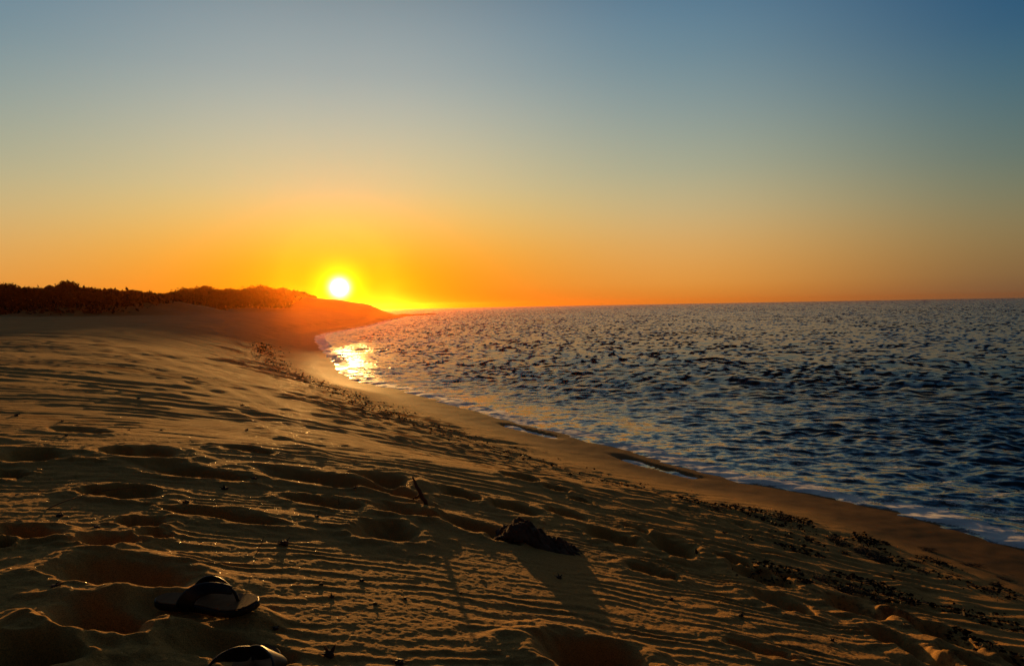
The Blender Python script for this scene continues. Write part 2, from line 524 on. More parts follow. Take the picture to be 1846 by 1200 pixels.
def nd(N, kind, **kw):
    n = N.new(kind)
    for k, v in kw.items():
        if k in n.inputs:
            n.inputs[k].default_value = v
        else:
            setattr(n, k, v)
    return n


def mottled(name, c1, c2, scale, rough=0.8, spec=0.2, bump=0.0, bscale=None):
    m, N, L, b = new_mat(name, c1, rough, spec)
    tc = nd(N, 'ShaderNodeTexCoord')
    n = nd(N, 'ShaderNodeTexNoise', Scale=scale, Detail=6.0, Roughness=0.65)
    L.new(tc.outputs['Object'], n.inputs['Vector'])
    r = nd(N, 'ShaderNodeValToRGB')
    r.color_ramp.elements[0].position, r.color_ramp.elements[1].position = 0.32, 0.68
    r.color_ramp.elements[0].color = (*c1, 1)
    r.color_ramp.elements[1].color = (*c2, 1)
    L.new(n.outputs['Fac'], r.inputs[0])
    L.new(r.outputs[0], b.inputs['Base Color'])
    if bump:
        n2 = nd(N, 'ShaderNodeTexNoise', Scale=bscale or scale * 4, Detail=5.0, Roughness=0.7)
        L.new(tc.outputs['Object'], n2.inputs['Vector'])
        bp = nd(N, 'ShaderNodeBump', Strength=1.0, Distance=bump)
        L.new(n2.outputs['Fac'], bp.inputs['Height'])
        L.new(bp.outputs[0], b.inputs['Normal'])
    return m


def sand_material():
    m, N, L, b = new_mat('sand', (0.34, 0.235, 0.135), 0.75, 0.05)
    geo = nd(N, 'ShaderNodeNewGeometry')
    P = geo.outputs['Position']

    def noise_n(scale, detail, rough=0.6):
        n = nd(N, 'ShaderNodeTexNoise', Scale=scale, Detail=detail, Roughness=rough)
        L.new(P, n.inputs['Vector'])
        return n

    def mixc(f, a, c, mode='MIX'):
        n = nd(N, 'ShaderNodeMix', data_type='RGBA', blend_type=mode)
        for v, k in ((f, 0), (a, 6), (c, 7)):
            if isinstance(v, tuple) or isinstance(v, float):
                n.inputs[k].default_value = v
            else:
                L.new(v, n.inputs[k])
        return n.outputs[2]

    def mapr(v, a, c, d, e):
        n = nd(N, 'ShaderNodeMapRange')
        L.new(v, n.inputs[0])
        for i, q in enumerate((a, c, d, e)):
            n.inputs[i + 1].default_value = q
        return n.outputs[0]

    big = noise_n(0.5, 4.0)
    gr = noise_n(330.0, 2.0, 0.8)
    c = mixc(mapr(big.outputs[0], 0.35, 0.65, 0, 1), (0.57, 0.30, 0.082, 1), (0.48, 0.26, 0.078, 1))
    g2 = nd(N, 'ShaderNodeCombineColor')
    for i in range(3):
        L.new(mapr(gr.outputs[0], 0.3, 0.7, 0.55, 1.4), g2.inputs[i])
    c = mixc(1.0, c, g2.outputs[0], 'MULTIPLY')
    # fine dark litter ground into the sand along the wrack line
    lit = nd(N, 'ShaderNodeAttribute', attribute_name='litter')
    ln = noise_n(16.0, 5.0, 0.75)
    lf = nd(N, 'ShaderNodeMath', operation='MULTIPLY')
    L.new(lit.outputs['Fac'], lf.inputs[0])
    L.new(mapr(ln.outputs[0], 0.50, 0.58, 0, 1), lf.inputs[1])
    c = mixc(lf.outputs[0], c, (0.035, 0.02, 0.014, 1))
    wet = nd(N, 'ShaderNodeAttribute', attribute_name='wet')
    wc = nd(N, 'ShaderNodeMix', data_type='RGBA', blend_type='MULTIPLY')
    L.new(wet.outputs['Fac'], wc.inputs[0])
    L.new(c, wc.inputs[6])
    wc.inputs[7].default_value = (0.40, 0.36, 0.32, 1)
    L.new(wc.outputs[2], b.inputs['Base Color'])
    # grains: a few flat ones catch the light
    vo = nd(N, 'ShaderNodeTexVoronoi', Scale=420.0)
    L.new(P, vo.inputs['Vector'])
    sp = nd(N, 'ShaderNodeSeparateColor')
    L.new(vo.outputs['Color'], sp.inputs[0])
    glint = nd(N, 'ShaderNodeMath', operation='GREATER_THAN')
    L.new(sp.outputs[0], glint.inputs[0])
    glint.inputs[1].default_value = 0.994
    rr = mapr(wet.outputs['Fac'], 0, 1, 0.95, 0.78)
    r2 = nd(N, 'ShaderNodeMix', data_type='FLOAT')
    L.new(glint.outputs[0], r2.inputs[0])
    L.new(rr, r2.inputs[2])
    r2.inputs[3].default_value = 0.32
    L.new(r2.outputs[0], b.inputs['Roughness'])
    b1 = nd(N, 'ShaderNodeBump', Strength=1.0, Distance=0.0040)
    n1 = noise_n(95.0, 4.0, 0.8)
    L.new(n1.outputs[0], b1.inputs['Height'])
    dry = mapr(wet.outputs['Fac'], 0, 1, 1.0, 0.12)
    L.new(dry, b1.inputs['Strength'])
    # each glinting grain has a tilt of its own
    tl = nd(N, 'ShaderNodeVectorMath', operation='SUBTRACT')
    L.new(vo.outputs['Color'], tl.inputs[0])
    tl.inputs[1].default_value = (0.5, 0.5, 0.5)
    ts = nd(N, 'ShaderNodeVectorMath', operation='SCALE')
    L.new(tl.outputs[0], ts.inputs[0])
    tg = nd(N, 'ShaderNodeMath', operation='MULTIPLY')
    L.new(glint.outputs[0], tg.inputs[0])
    tg.inputs[1].default_value = 1.0
    L.new(tg.outputs[0], ts.inputs['Scale'])
    ad = nd(N, 'ShaderNodeVectorMath', operation='ADD')
    L.new(b1.outputs[0], ad.inputs[0])
    L.new(ts.outputs[0], ad.inputs[1])
    no = nd(N, 'ShaderNodeVectorMath', operation='NORMALIZE')
    L.new(ad.outputs[0], no.inputs[0])
    L.new(no.outputs[0], b.inputs['Normal'])
    return m


def water_material():
    m, N, L, b = new_mat('sea_water', (0.012, 0.030, 0.036), 0.05, 0.5)
    b.inputs['IOR'].default_value = 1.333
    geo = nd(N, 'ShaderNodeNewGeometry')
    P = geo.outputs['Position']
    lost = nd(N, 'ShaderNodeAttribute', attribute_name='lost')

    def slope(scale, amount, det, stretch):
        mp = nd(N, 'ShaderNodeMapping')
        mp.inputs['Scale'].default_value = stretch
        L.new(P, mp.inputs['Vector'])
        n = nd(N, 'ShaderNodeTexNoise', Scale=scale, Detail=det, Roughness=0.62)
        L.new(mp.outputs[0], n.inputs['Vector'])
        s = nd(N, 'ShaderNodeVectorMath', operation='SUBTRACT')
        L.new(n.outputs['Color'], s.inputs[0])
        s.inputs[1].default_value = (0.5, 0.5, 0.5)
        k = nd(N, 'ShaderNodeVectorMath', operation='MULTIPLY')
        L.new(s.outputs[0], k.inputs[0])
        k.inputs[1].default_value = (amount * 0.7, amount, 0)
        return k.outputs[0]

    def add(a, c):
        n = nd(N, 'ShaderNodeVectorMath', operation='ADD')
        L.new(a, n.inputs[0])
        L.new(c, n.inputs[1])
        return n.outputs[0]

    fine = slope(7.0, 0.85, 3.0, (0.8, 1, 1))
    far = add(slope(2.2, 0.7, 4.0, (1, 1, 1)), slope(0.10, 0.8, 4.0, (4, 1, 1)))
    fs = nd(N, 'ShaderNodeVectorMath', operation='SCALE')
    L.new(far, fs.inputs[0])
    gp = nd(N, 'ShaderNodeMapping')
    gp.inputs['Scale'].default_value = (0.35, 1, 1)
    L.new(P, gp.inputs['Vector'])
    gn = nd(N, 'ShaderNodeTexNoise', Scale=0.06, Detail=3.0, Roughness=0.6)
    L.new(gp.outputs[0], gn.inputs['Vector'])
    gm = nd(N, 'ShaderNodeMapRange')
    L.new(gn.outputs[0], gm.inputs[0])
    for i_, v_ in enumerate((0.35, 0.65, 0.6, 1.35)):
        gm.inputs[i_ + 1].default_value = v_
    gq = nd(N, 'ShaderNodeMath', operation='MULTIPLY')
    L.new(gm.outputs[0], gq.inputs[0])
    L.new(lost.outputs['Fac'], gq.inputs[1])
    L.new(gq.outputs[0], fs.inputs['Scale'])
    ax = nd(N, 'ShaderNodeAttribute', attribute_name='sx')
    ay = nd(N, 'ShaderNodeAttribute', attribute_name='sy')
    cx = nd(N, 'ShaderNodeCombineXYZ')
    for a_, i_ in ((ax, 0), (ay, 1)):
        ng = nd(N, 'ShaderNodeMath', operation='MULTIPLY')
        L.new(a_.outputs['Fac'], ng.inputs[0])
        ng.inputs[1].default_value = -1.4
        L.new(ng.outputs[0], cx.inputs[i_])
    n = add(add(add(fine, fs.outputs[0]), geo.outputs['Normal']), cx.outputs[0])
    no = nd(N, 'ShaderNodeVectorMath', operation='NORMALIZE')
    L.new(n, no.inputs[0])
    L.new(no.outputs[0], b.inputs['Normal'])
    # foam is white froth lying on the water
    fo = nd(N, 'ShaderNodeAttribute', attribute_name='foam')
    fn = nd(N, 'ShaderNodeTexNoise', Scale=9.0, Detail=8.0, Roughness=0.8)
    L.new(P, fn.inputs['Vector'])
    f2 = nd(N, 'ShaderNodeTexNoise', Scale=38.0, Detail=4.0, Roughness=0.7)
    L.new(P, f2.inputs['Vector'])
    fm = nd(N, 'ShaderNodeMath', operation='MULTIPLY_ADD')
    L.new(f2.outputs[0], fm.inputs[0])
    fm.inputs[1].default_value = 0.7
    L.new(fn.outputs[0], fm.inputs[2])
    f3 = nd(N, 'ShaderNodeMath', operation='SUBTRACT')
    L.new(fm.outputs[0], f3.inputs[0])
    f3.inputs[1].default_value = 0.35
    ff = nd(N, 'ShaderNodeMath', operation='ADD')
    L.new(fo.outputs['Fac'], ff.inputs[0])
    L.new(f3.outputs[0], ff.inputs[1])
    mr = nd(N, 'ShaderNodeMapRange')
    L.new(ff.outputs[0], mr.inputs[0])
    mr.inputs[1].default_value, mr.inputs[2].default_value = 1.02, 1.12
    mc = nd(N, 'ShaderNodeMix', data_type='RGBA')
    L.new(mr.outputs[0], mc.inputs[0])
    sh = nd(N, 'ShaderNodeAttribute', attribute_name='shallow')
    ms = nd(N, 'ShaderNodeMix', data_type='RGBA')
    L.new(sh.outputs['Fac'], ms.inputs[0])
    ms.inputs[6].default_value = (0.010, 0.026, 0.030, 1)
    ms.inputs[7].default_value = (0.17, 0.095, 0.035, 1)
    L.new(ms.outputs[2], mc.inputs[6])
    mc.inputs[7].default_value = (0.86, 0.86, 0.85, 1)
    L.new(mc.outputs[2], b.inputs['Base Color'])
    rr = nd(N, 'ShaderNodeMapRange')
    L.new(mr.outputs[0], rr.inputs[0])
    lr = nd(N, 'ShaderNodeMapRange')
    L.new(lost.outputs['Fac'], lr.inputs[0])
    lr.inputs[3].default_value, lr.inputs[4].default_value = 0.07, 0.24
    L.new(lr.outputs[0], rr.inputs[3])
    rr.inputs[4].default_value = 0.7
    L.new(rr.outputs[0], b.inputs['Roughness'])
    return m


# ---------------------------------------------------------------- sand
def build_sand():
    rows = np.r_[0.01, 0.1, 0.2, 0.32, 0.44, polar_rows(0.55, 0.85 * 740, 0.62, 0.0040, 0.012, 900)]
    cols = polar_cols((-42, 42), 0.062, 4.0)
    X, Y, F = polar_grid(rows, cols)
    h, s, pit, rough = sand_height(X, Y)
    co = np.stack([X, Y, h], -1).reshape(-1, 3)
    keep = (s.reshape(-1)[F].max(1) > -30)
    F = F[keep]
    R = np.hypot(X, Y)
    wet = (1 - sstep(s + 0.35 * noise(X / 1.3, Y / 1.3, 50), 0.7, 1.6))
    lit = np.exp(-((s - 3.1 - 0.5 * noise(X / 3, Y / 3, 51)) / 0.75) ** 2) * sstep(noise(X / 0.8, Y / 1.3, 52), -0.3, 0.25) * sstep(s, 2.1, 2.5)
    lit = lit * (0.55 + 0.45 * sstep(R, 8, 14)) + 0.5 * np.exp(-((s - 4.3) / 0.5) ** 2) * sstep(noise(X / 0.6, Y / 0.9, 53), 0.05, 0.3) * (1 - sstep(R, 20, 40))
    me = np_mesh('sand', co, F, {'wet': wet, 'litter': lit})
    o = link('sand_beach', me, sand_material(), smooth=True)
    tag(o, 'rippled sand beach sloping down to the sea, pitted with old footprints', 'beach', kind='structure')
    return o


build_sand()


# ---------------------------------------------------------------- sea
def build_sea():
    rows = polar_rows(3.0, 2.1 * 740, 0.55, 0.02, 0.014, 1500)
    cols = polar_cols((-40, 44), 0.065, 4.0)
    X, Y, F = polar_grid(rows, cols)
    bed, s = sand_height(X, Y, False)[:2]
    R = np.hypot(X, Y)
    dr = np.gradient(rows)[:, None]
    da = rows[:, None] * math.radians(0.065)
    rs = np.random.RandomState(5)
    z = np.zeros(X.shape)
    lost = np.zeros(X.shape)
    tot = 0
    sx, sy = np.zeros(X.shape), np.zeros(X.shape)
    n = 72
    gx = X + 0.5 * noise(X / 6, Y / 6, 60)
    gy = Y + 0.6 * noise(X / 5, Y / 5, 61)
    for i in range(n):
        lam = 0.13 * (20.0 ** (i / (n - 1)))
        th = rs.normal(math.radians(78), math.radians(34))      # travel direction
        kx, ky = math.cos(th), math.sin(th)
        slope = 0.072 * min(1.0, (0.32 / lam) ** 0.92)
        amp = slope * lam / (2 * math.pi)
        samp = dr * abs(ky) + da * abs(kx)
        f = sstep(lam / samp, 2.2, 4.5)
        ph = 2 * np.pi / lam * (gx * kx + gy * ky) + rs.uniform(0, 6.28)
        sn = np.sin(ph)
        z += f * amp * (sn + 0.25 * np.cos(2 * ph) * (lam > 0.6))
        cs = np.cos(ph) * slope * (1 - f)
        sx += cs * kx
        sy += cs * ky
        lost += (1 - f) * slope ** 2
        tot += slope ** 2
    lost = np.sqrt(lost / tot)
    gust = 0.50 + 0.95 * sstep(noise(X / 14, Y / 9, 62) + 0.4 * noise(X / 4, Y / 3, 63), -0.5, 0.5)
    gust = gust * (0.72 + 0.6 * sstep(noise(X / 70, Y / 110, 72), -0.3, 0.3))
    calm = sstep(-s, -0.2, 4.5)
    z *= gust * (0.16 + 0.84 * calm)
    sx *= gust * (0.16 + 0.84 * calm)
    sy *= gust * (0.16 + 0.84 * calm)
    # low swells bending in towards the beach
    sw = -s + 0.9 * noise(X / 5, Y / 5, 64)
    swell = np.sin(2 * np.pi * sw / 2.6) + 0.3 * np.cos(4 * np.pi * sw / 2.6)
    z += 0.018 * swell * sstep(-s, 0.3, 2.0) * (1 - sstep(-s, 9, 22)) * sstep(noise(X / 4, Y / 4, 65), -0.5, 0.3)
    # small breaking edge
    lap = np.exp(-((z - bed - 0.016) / (0.020 + 0.0010 * R)) ** 2)
    z += 0.014 * lap * sstep(noise(X / 1.2, Y / 1.2, 67), -0.3, 0.3)
    foam = 1.0 * lap * sstep(noise(X / 0.7, Y / 0.7, 68), -0.5, 0.1)
    band = sstep(-s, 0.2, 0.8) * (1 - sstep(-s, 2.0, 4.5)) * (1 - sstep(R, 9, 22))
    st = 1 - np.abs(noise(X / 1.1 + 0.4 * noise(X / .3, Y / .3, 71), Y / 0.45, 69)) * 5
    foam = np.maximum(foam, band * np.clip(0.36 + 0.24 * st, 0, 0.65))
    crest = sstep(z, 0.05, 0.10) * sstep(noise(X / 3, Y / 1.2, 70), 0.05, 0.4) * 0.5
    foam = np.maximum(foam, crest * (1 - sstep(R, 30, 90)))
    co = np.stack([X, Y, z], -1).reshape(-1, 3)
    keep = s.reshape(-1)[F].min(1) < 2.5
    me = np_mesh('sea', co, F[keep], {'lost': lost, 'foam': foam, 'sx': sx, 'sy': sy, 'shallow': np.exp(-np.clip(z - bed, 0, 9) / 0.05)})
    o = link('sea_water', me, water_material(), smooth=True)
    tag(o, 'dark choppy sea lapping along the curved beach', 'sea', kind='structure')


build_sea()

# sea bed and land under everything, out to the horizon
seabed_mat = mottled('seabed', (0.10, 0.08, 0.05), (0.14, 0.11, 0.07), 0.3)
me = np_mesh('seabed', np.array([(-1530, -1530, -6.3), (1530, -1530, -6.3), (1530, 1530, -6.3), (-1530, 1530, -6.3)]), np.array([(0, 1, 2, 3)]))
tag(link('ground', me, seabed_mat), kind='structure')


# ---------------------------------------------------------------- scrub on the dunes
def leaf_cloud(n, rx, ry, rz, leaf, rs, dome=True, tall=0.0):
    """n little leaf-shaped quads through a dome, denser to the shell, with an uneven outline"""
    th = rs.uniform(0, 2 * np.pi, n)
    cz = rs.uniform(0.0, 1.0, n)
    rr = rs.uniform(0.35, 1.0, n) ** 0.45
    sr = np.sqrt(1 - cz * cz)
    lob = 1 + 0.22 * np.sin(3 * th + rs.uniform(0, 6)) * sr + 0.16 * np.sin(5 * th + 4 * cz + rs.uniform(0, 6)) + 0.10 * np.sin(9 * th - 6 * cz)
    p = np.stack([rx * sr * np.cos(th), ry * sr * np.sin(th), rz * cz], -1) * (rr * lob)[:, None]
    a = rs.normal(size=(n, 3))
    a /= np.linalg.norm(a, axis=1)[:, None]
    b = np.cross(a, rs.normal(size=(n, 3)))
    b /= np.linalg.norm(b, axis=1)[:, None]
    s = leaf * rs.uniform(0.6, 1.5, n)[:, None]
    return p, a * s, b * s * 0.5


def quads(p, a, b):
    co = np.stack([p - a, p + b, p + a, p - b], 1).reshape(-1, 3)
    F = np.arange(len(co)).reshape(-1, 4)
    return co, F


scrub_mat = mottled('scrub_leaves', (0.018, 0.018, 0.008), (0.04, 0.034, 0.014), 0.8, 0.8, 0.1)
twig_mat = mottled('bush_wood', (0.06, 0.04, 0.025), (0.10, 0.07, 0.045), 3.0, 0.9, 0.1)


def tube_np(pts, rad, sides=6):
    pts = np.array(pts, float)
    co, F = [], []
    for i, p in enumerate(pts):
        t = pts[min(i + 1, len(pts) - 1)] - pts[max(i - 1, 0)]
        t /= np.linalg.norm(t) + 1e-9
        u = np.cross(t, (0.3, 0.2, 1.0) if abs(t[2]) < 0.9 else (1, 0, 0))
        u /= np.linalg.norm(u)
        v = np.cross(t, u)
        for k in range(sides):
            a = 2 * math.pi * k / sides
            co.append(p + rad[i] * (math.cos(a) * u + math.sin(a) * v))
    for i in range(len(pts) - 1):
        for k in range(sides):
            q = i * sides
            F.append((q + k, q + (k + 1) % sides, q + sides + (k + 1) % sides, q + sides + k))
    n = len(co)
    co.append(pts[-1])
    co.append(pts[0])
    for k in range(sides):
        q = (len(pts) - 1) * sides
        F.append((q + k, q + (k + 1) % sides, n, n))
        F.append(((k + 1) % sides, k, n + 1, n + 1))
    return co, F


def tubes_mesh(name, tubes):
    bm = bmesh.new()
    for co, F in tubes:
        vs = [bm.verts.new(c) for c in co]
        for f in F:
            try:
                bm.faces.new([vs[i] for i in dict.fromkeys(f)])
            except ValueError:
                pass
    me = bpy.data.meshes.new(name)
    bm.to_mesh(me)
    bm.free()
    return me


def bush_meshes(seed):
    rs = np.random.RandomState(seed)
    parts = [leaf_cloud(1500, 1.0, 0.9, 0.9, 0.075, rs)]
    for _ in range(5):
        p, a, b = leaf_cloud(260, 0.42, 0.42, 0.42, 0.07, rs)
        p = p + np.array([rs.uniform(-0.6, 0.6), rs.uniform(-0.5, 0.5), rs.uniform(0.2, 0.6)])
        parts.append((p, a, b))
    co, F = quads(*[np.concatenate([q[i] for q in parts]) for i in range(3)])
    crown = np_mesh('bush_crown', co, F)
    crown.materials.append(scrub_mat)
    tb = []
    for _ in range(5):
        th = rs.uniform(0, 6.28)
        tb.append(tube_np([(0.05 * math.cos(th), 0.05 * math.sin(th), -0.15), (0.25 * math.cos(th), 0.25 * math.sin(th), 0.25),
                           (0.55 * math.cos(th), 0.5 * math.sin(th), 0.6)], [0.05, 0.035, 0.012]))
    stem = tubes_mesh('bush_stems', tb)
    stem.materials.append(twig_mat)
    return crown, stem


BUSH = [bush_meshes(s) for s in (3, 8, 15, 27)]
# x, y, half width, height, where it stands
NEAR_R, FAR_R = 'bushes on the crest of the near dune', 'bushes on the crest of the far dune'
bushes = [
    (-47.6, 70.2, 1.5, 0.9, 'broad dark bush at the far left end of the near dune crest', NEAR_R),
    (-45.6, 70.1, 1.2, 0.62, 'low dark bush second from the left on the near dune crest', NEAR_R),
    (-43.6, 70.2, 1.0, 0.60, 'small dark bush left of the highest bush on the near dune', NEAR_R),
    (-42.2, 70.1, 1.35, 0.95, 'tallest rounded dark bush on the near dune crest', NEAR_R),
    (-40.3, 71.0, 1.2, 0.70, 'dark bush just right of the tallest one on the near dune', NEAR_R),
    (-38.7, 71.6, 1.1, 0.66, 'dark bush in the middle of the near dune crest slope', NEAR_R),
    (-37.2, 72.4, 1.15, 0.62, 'low wide bush where the near dune crest begins to drop', NEAR_R),
    (-36.1, 74.0, 0.9, 0.5, 'small low bush at the right end of the near dune crest', NEAR_R),
    (-56.2, 119.6, 1.6, 0.75, 'low bush at the left foot of the far dune crest', FAR_R),
    (-53.3, 119.8, 1.7, 1.15, 'rounded bush left of the wide domed bush on the far dune', FAR_R),
    (-50.1, 119.8, 2.5, 1.15, 'wide domed bush on the left half of the far dune crest', FAR_R),
    (-47.9, 120.0, 1.2, 0.7, 'small bush right beside the wide domed bush on the far dune', FAR_R),
    (-45.9, 119.8, 1.8, 0.95, 'knobbly bush in the middle of the far dune crest', FAR_R),
    (-41.1, 119.8, 2.6, 1.10, 'large domed bush, highest point of the far dune crest', FAR_R),
    (-38.0, 120.8, 2.0, 0.95, 'rounded bush second from the sun on the far dune crest', FAR_R),
    (-35.3, 123.0, 1.5, 0.85, 'round hazy bush nearest the sun on the far dune crest', FAR_R)]
for i, (x, y, w, hh, lab, grp) in enumerate(bushes):
    z = H(x, y)
    crown, stem = BUSH[i % 4]
    root = bpy.data.objects.new('dune_bush', None)
    COL.objects.link(root)
    root.location = (x, y, z - 0.50)
    root.rotation_euler = (0, 0, i * 1.7)
    root.scale = (w, w, hh + 0.35)
    tag(root, lab, 'bush', grp)
    for nm, me_ in (('crown', crown), ('stems', stem)):
        c = bpy.data.objects.new(nm, me_)
        COL.objects.link(c)
        c.parent = root


def build_scrub():
    rs = np.random.RandomState(21)
    P, A, B = [], [], []
    for pts, wid, dens, leaf in ((RIDGES[0][0], 10.5, 9000, 0.22), (RIDGES[1][0][:10], 15.0, 9000, 0.30)):
        p = np.array(pts)[:, :2]
        L = np.hypot(*np.diff(p, axis=0).T)
        cum = np.r_[0, np.cumsum(L)]
        u = rs.uniform(0, cum[-1], dens)
        i = np.clip(np.searchsorted(cum, u) - 1, 0, len(L) - 1)
        t = ((u - cum[i]) / L[i])[:, None]
        q = p[i] * (1 - t) + p[i + 1] * t
        q = q + np.stack([rs.normal(0, 1.0, dens), -np.abs(rs.normal(0, 0.55, dens)) * wid + 1.5], -1)
        hz, s, _, _ = sand_height(q[:, 0].reshape(1, -1), q[:, 1].reshape(1, -1), False)
        hz, s = hz[0], s[0]
        edge = 2.02 + 0.14 * noise(q[:, 0] / 3, q[:, 1] / 3, 80)
        ok = (hz > edge) & (s > 4)
        ok &= (q[:, 0] < -34.2) | (q[:, 1] < 100)
        q, hz = q[ok], hz[ok]
        for k in range(7):
            n = len(q)
            off = rs.normal(size=(n, 3)) * np.array([0.35, 0.35, 0.16])
            c = np.column_stack([q, hz - 0.02 + np.abs(off[:, 2])])
            c[:, :2] += off[:, :2]
            a = rs.normal(size=(n, 3))
            a /= np.linalg.norm(a, axis=1)[:, None]
            b = np.cross(a, rs.normal(size=(n, 3)))
            b /= np.linalg.norm(b, axis=1)[:, None]
            sz = leaf * rs.uniform(0.5, 1.3, n)[:, None]
            P.append(c)
            A.append(a * sz)
            B.append(b * sz * 0.6)
    co, F = quads(np.concatenate(P), np.concatenate(A), np.concatenate(B))
    me = np_mesh('scrub', co, F)
    o = link('dune_scrub', me, scrub_mat)
    tag(o, 'dense dark scrub covering the dunes on the left', 'scrub', kind='stuff')


build_scrub()

# ---------------------------------------------------------------- low rocks off the far point
rock_mat = mottled('dark_rock', (0.07, 0.055, 0.045), (0.14, 0.11, 0.085), 2.5, 0.75, 0.3, 0.02, 14)


def lump_mesh(name, seed, sx, sy, sz, sub=4, rough=0.35, freq=1.6, mat=None):
    bm = bmesh.new()
    bmesh.ops.create_icosphere(bm, subdivisions=sub, radius=1)
    n = len(bm.verts)
    co = np.array([v.co[:] for v in bm.verts])
    k = 1 + rough * (np.abs(noise(co[:, 0] * freq + co[:, 2] * 1.3, co[:, 1] * freq - co[:, 2] * .8, seed)) * 1.6 - 0.4
                     + 0.45 * noise(co[:, 0] * freq * 2.3, co[:, 1] * freq * 2.3 + co[:, 2] * 3, seed + 1)
                     + 0.28 * noise(co[:, 0] * freq * 5 + co[:, 2] * 4, co[:, 1] * freq * 5, seed + 2))
    co *= k[:, None] * np.array([sx, sy, sz])
    for v, c in zip(bm.verts, co):
        v.co = c
    for f in bm.faces:
        f.smooth = True
    me = bpy.data.meshes.new(name)
    bm.to_mesh(me)
    bm.free()
    if mat:
        me.materials.append(mat)
    return me


for i, (x, y, w, hgt, lab) in enumerate([
        (-27.3, 188, 2.6, 0.55, 'long low rock at the tip of the far point'),
        (-25.4, 200, 2.2, 0.40, 'flat dark rock just off the far point'),
        (-23.6, 212, 2.4, 0.34, 'thin flat rock farthest out from the far point')]):
    o = link('low_rock', lump_mesh('low_rock', 90 + i * 5, w, 1.3, hgt, 4, 0.4, 1.8, rock_mat))
    o.location = (x, y, 0.0)
    tag(o, lab, 'rock', 'low rocks off the far point')


# ---------------------------------------------------------------- seaweed in the wrack line
weed_mat = mottled('dry_seaweed', (0.022, 0.014, 0.010), (0.055, 0.032, 0.020), 22, 0.8, 0.08)


def weed_mesh(seed, n, spread, height):
    """a heap of curled ribbons of dried weed over a ragged mat"""
    rs = np.random.RandomState(seed)
    co, F = [], []
    for _ in range(n):
        th = rs.uniform(0, 2 * math.pi)
        r = spread * rs.uniform(0, 1) ** 0.7
        c = np.array([r * math.cos(th), 0.6 * r * math.sin(th), 0.0])
        d = rs.uniform(0, 2 * math.pi)
        ln = rs.uniform(0.35, 1.3) * spread * 1.0
        hh = height * rs.uniform(0.3, 1.0) * (1 - 0.6 * r / spread)
        w = rs.uniform(0.0022, 0.0065)
        k = 7
        tw = rs.uniform(-2, 2)
        bend = rs.uniform(-1.4, 1.4)
        b0 = len(co)
        p = c.copy()
        ang = d
        for j in range(k):
            t = j / (k - 1)
            z = hh * math.sin(math.pi * min(t * rs.uniform(0.85, 1.1), 1.0)) + 0.002
            q = np.array([p[0], p[1], z])
            s = np.array([-math.sin(ang) * math.cos(tw * t), math.cos(ang) * math.cos(tw * t), math.sin(tw * t)])
            ww = w * (1 - 0.7 * t)
            co.append(q - s * ww)
            co.append(q + s * ww)
            p = p + np.array([math.cos(ang), math.sin(ang), 0]) * ln / k
            ang += bend / k + rs.normal(0, 0.15)
        for j in range(k - 1):
            q = b0 + 2 * j
            F.append((q, q + 1, q + 3, q + 2))
    me = np_mesh('seaweed', np.array(co), np.array(F))
    me.materials.append(weed_mat)
    return me


WEED = [weed_mesh(s, n, sp, hh) for s, n, sp, hh in
        ((1, 110, 0.10, 0.040), (2, 130, 0.14, 0.045), (3, 180, 0.20, 0.050), (4, 80, 0.08, 0.050), (5, 110, 0.18, 0.030), (6, 150, 0.13, 0.06))]
rs = np.random.RandomState(33)
spots = []
for bi, pl in enumerate(WRACK):
    p = chaikin(pl, 2)
    L = np.hypot(*np.diff(p, axis=0).T)
    cum = np.r_[0, np.cumsum(L)]
    n = [20, 20, 16, 20, 15][bi]
    for k in range(n):
        u = cum[-1] * ((k + rs.uniform(0, 1)) / n) ** (1.5 if bi == 0 else 1.0)
        if bi == 0:
            u = cum[-1] - u
        i = min(np.searchsorted(cum, u, side='right') - 1, len(L) - 1)
        t = (u - cum[i]) / L[i]
        q = p[i] * (1 - t) + p[i + 1] * t + rs.normal(0, 0.10 if bi else 0.2, 2)
        if noise(q[0] * 1.3, q[1] * 1.3, 88) < -0.02:
            continue
        spots.append((q[0], q[1], rs.uniform(0.30, 1.0) ** 1.4 * (0.85 if bi else 0.9), bi))
BAND = ['dried seaweed clump in the long wrack line curving away along the bay',
        'dried seaweed clump in the wrack strip closest to the water on the right',
        'dried seaweed clump in the second wrack strip up from the water on the right',
        'dark seaweed clump in the third wrack strip among the ripples on the right',
        'dark seaweed clump in the wrack strip farthest from the water on the right']
for k, (x, y, s, bi) in enumerate(spots):
    z = H(x, y)
    o = bpy.data.objects.new('seaweed_clump', WEED[k % 6])
    COL.objects.link(o)
    o.location = (x, y, z - 0.004)
    o.rotation_euler = (rs.uniform(-.1, .1), 0.22 * (bi > 0), rs.uniform(0, 6.28))
    o.rotation_euler[1] = 0
    o.scale = (s * 1.15, s, s * rs.uniform(0.45, 0.8) * (1.0 if bi else 0.5))
    tag(o, BAND[bi], 'seaweed', 'seaweed clumps, ' + ('long far wrack line', 'first strip', 'second strip', 'third strip', 'fourth strip')[bi])


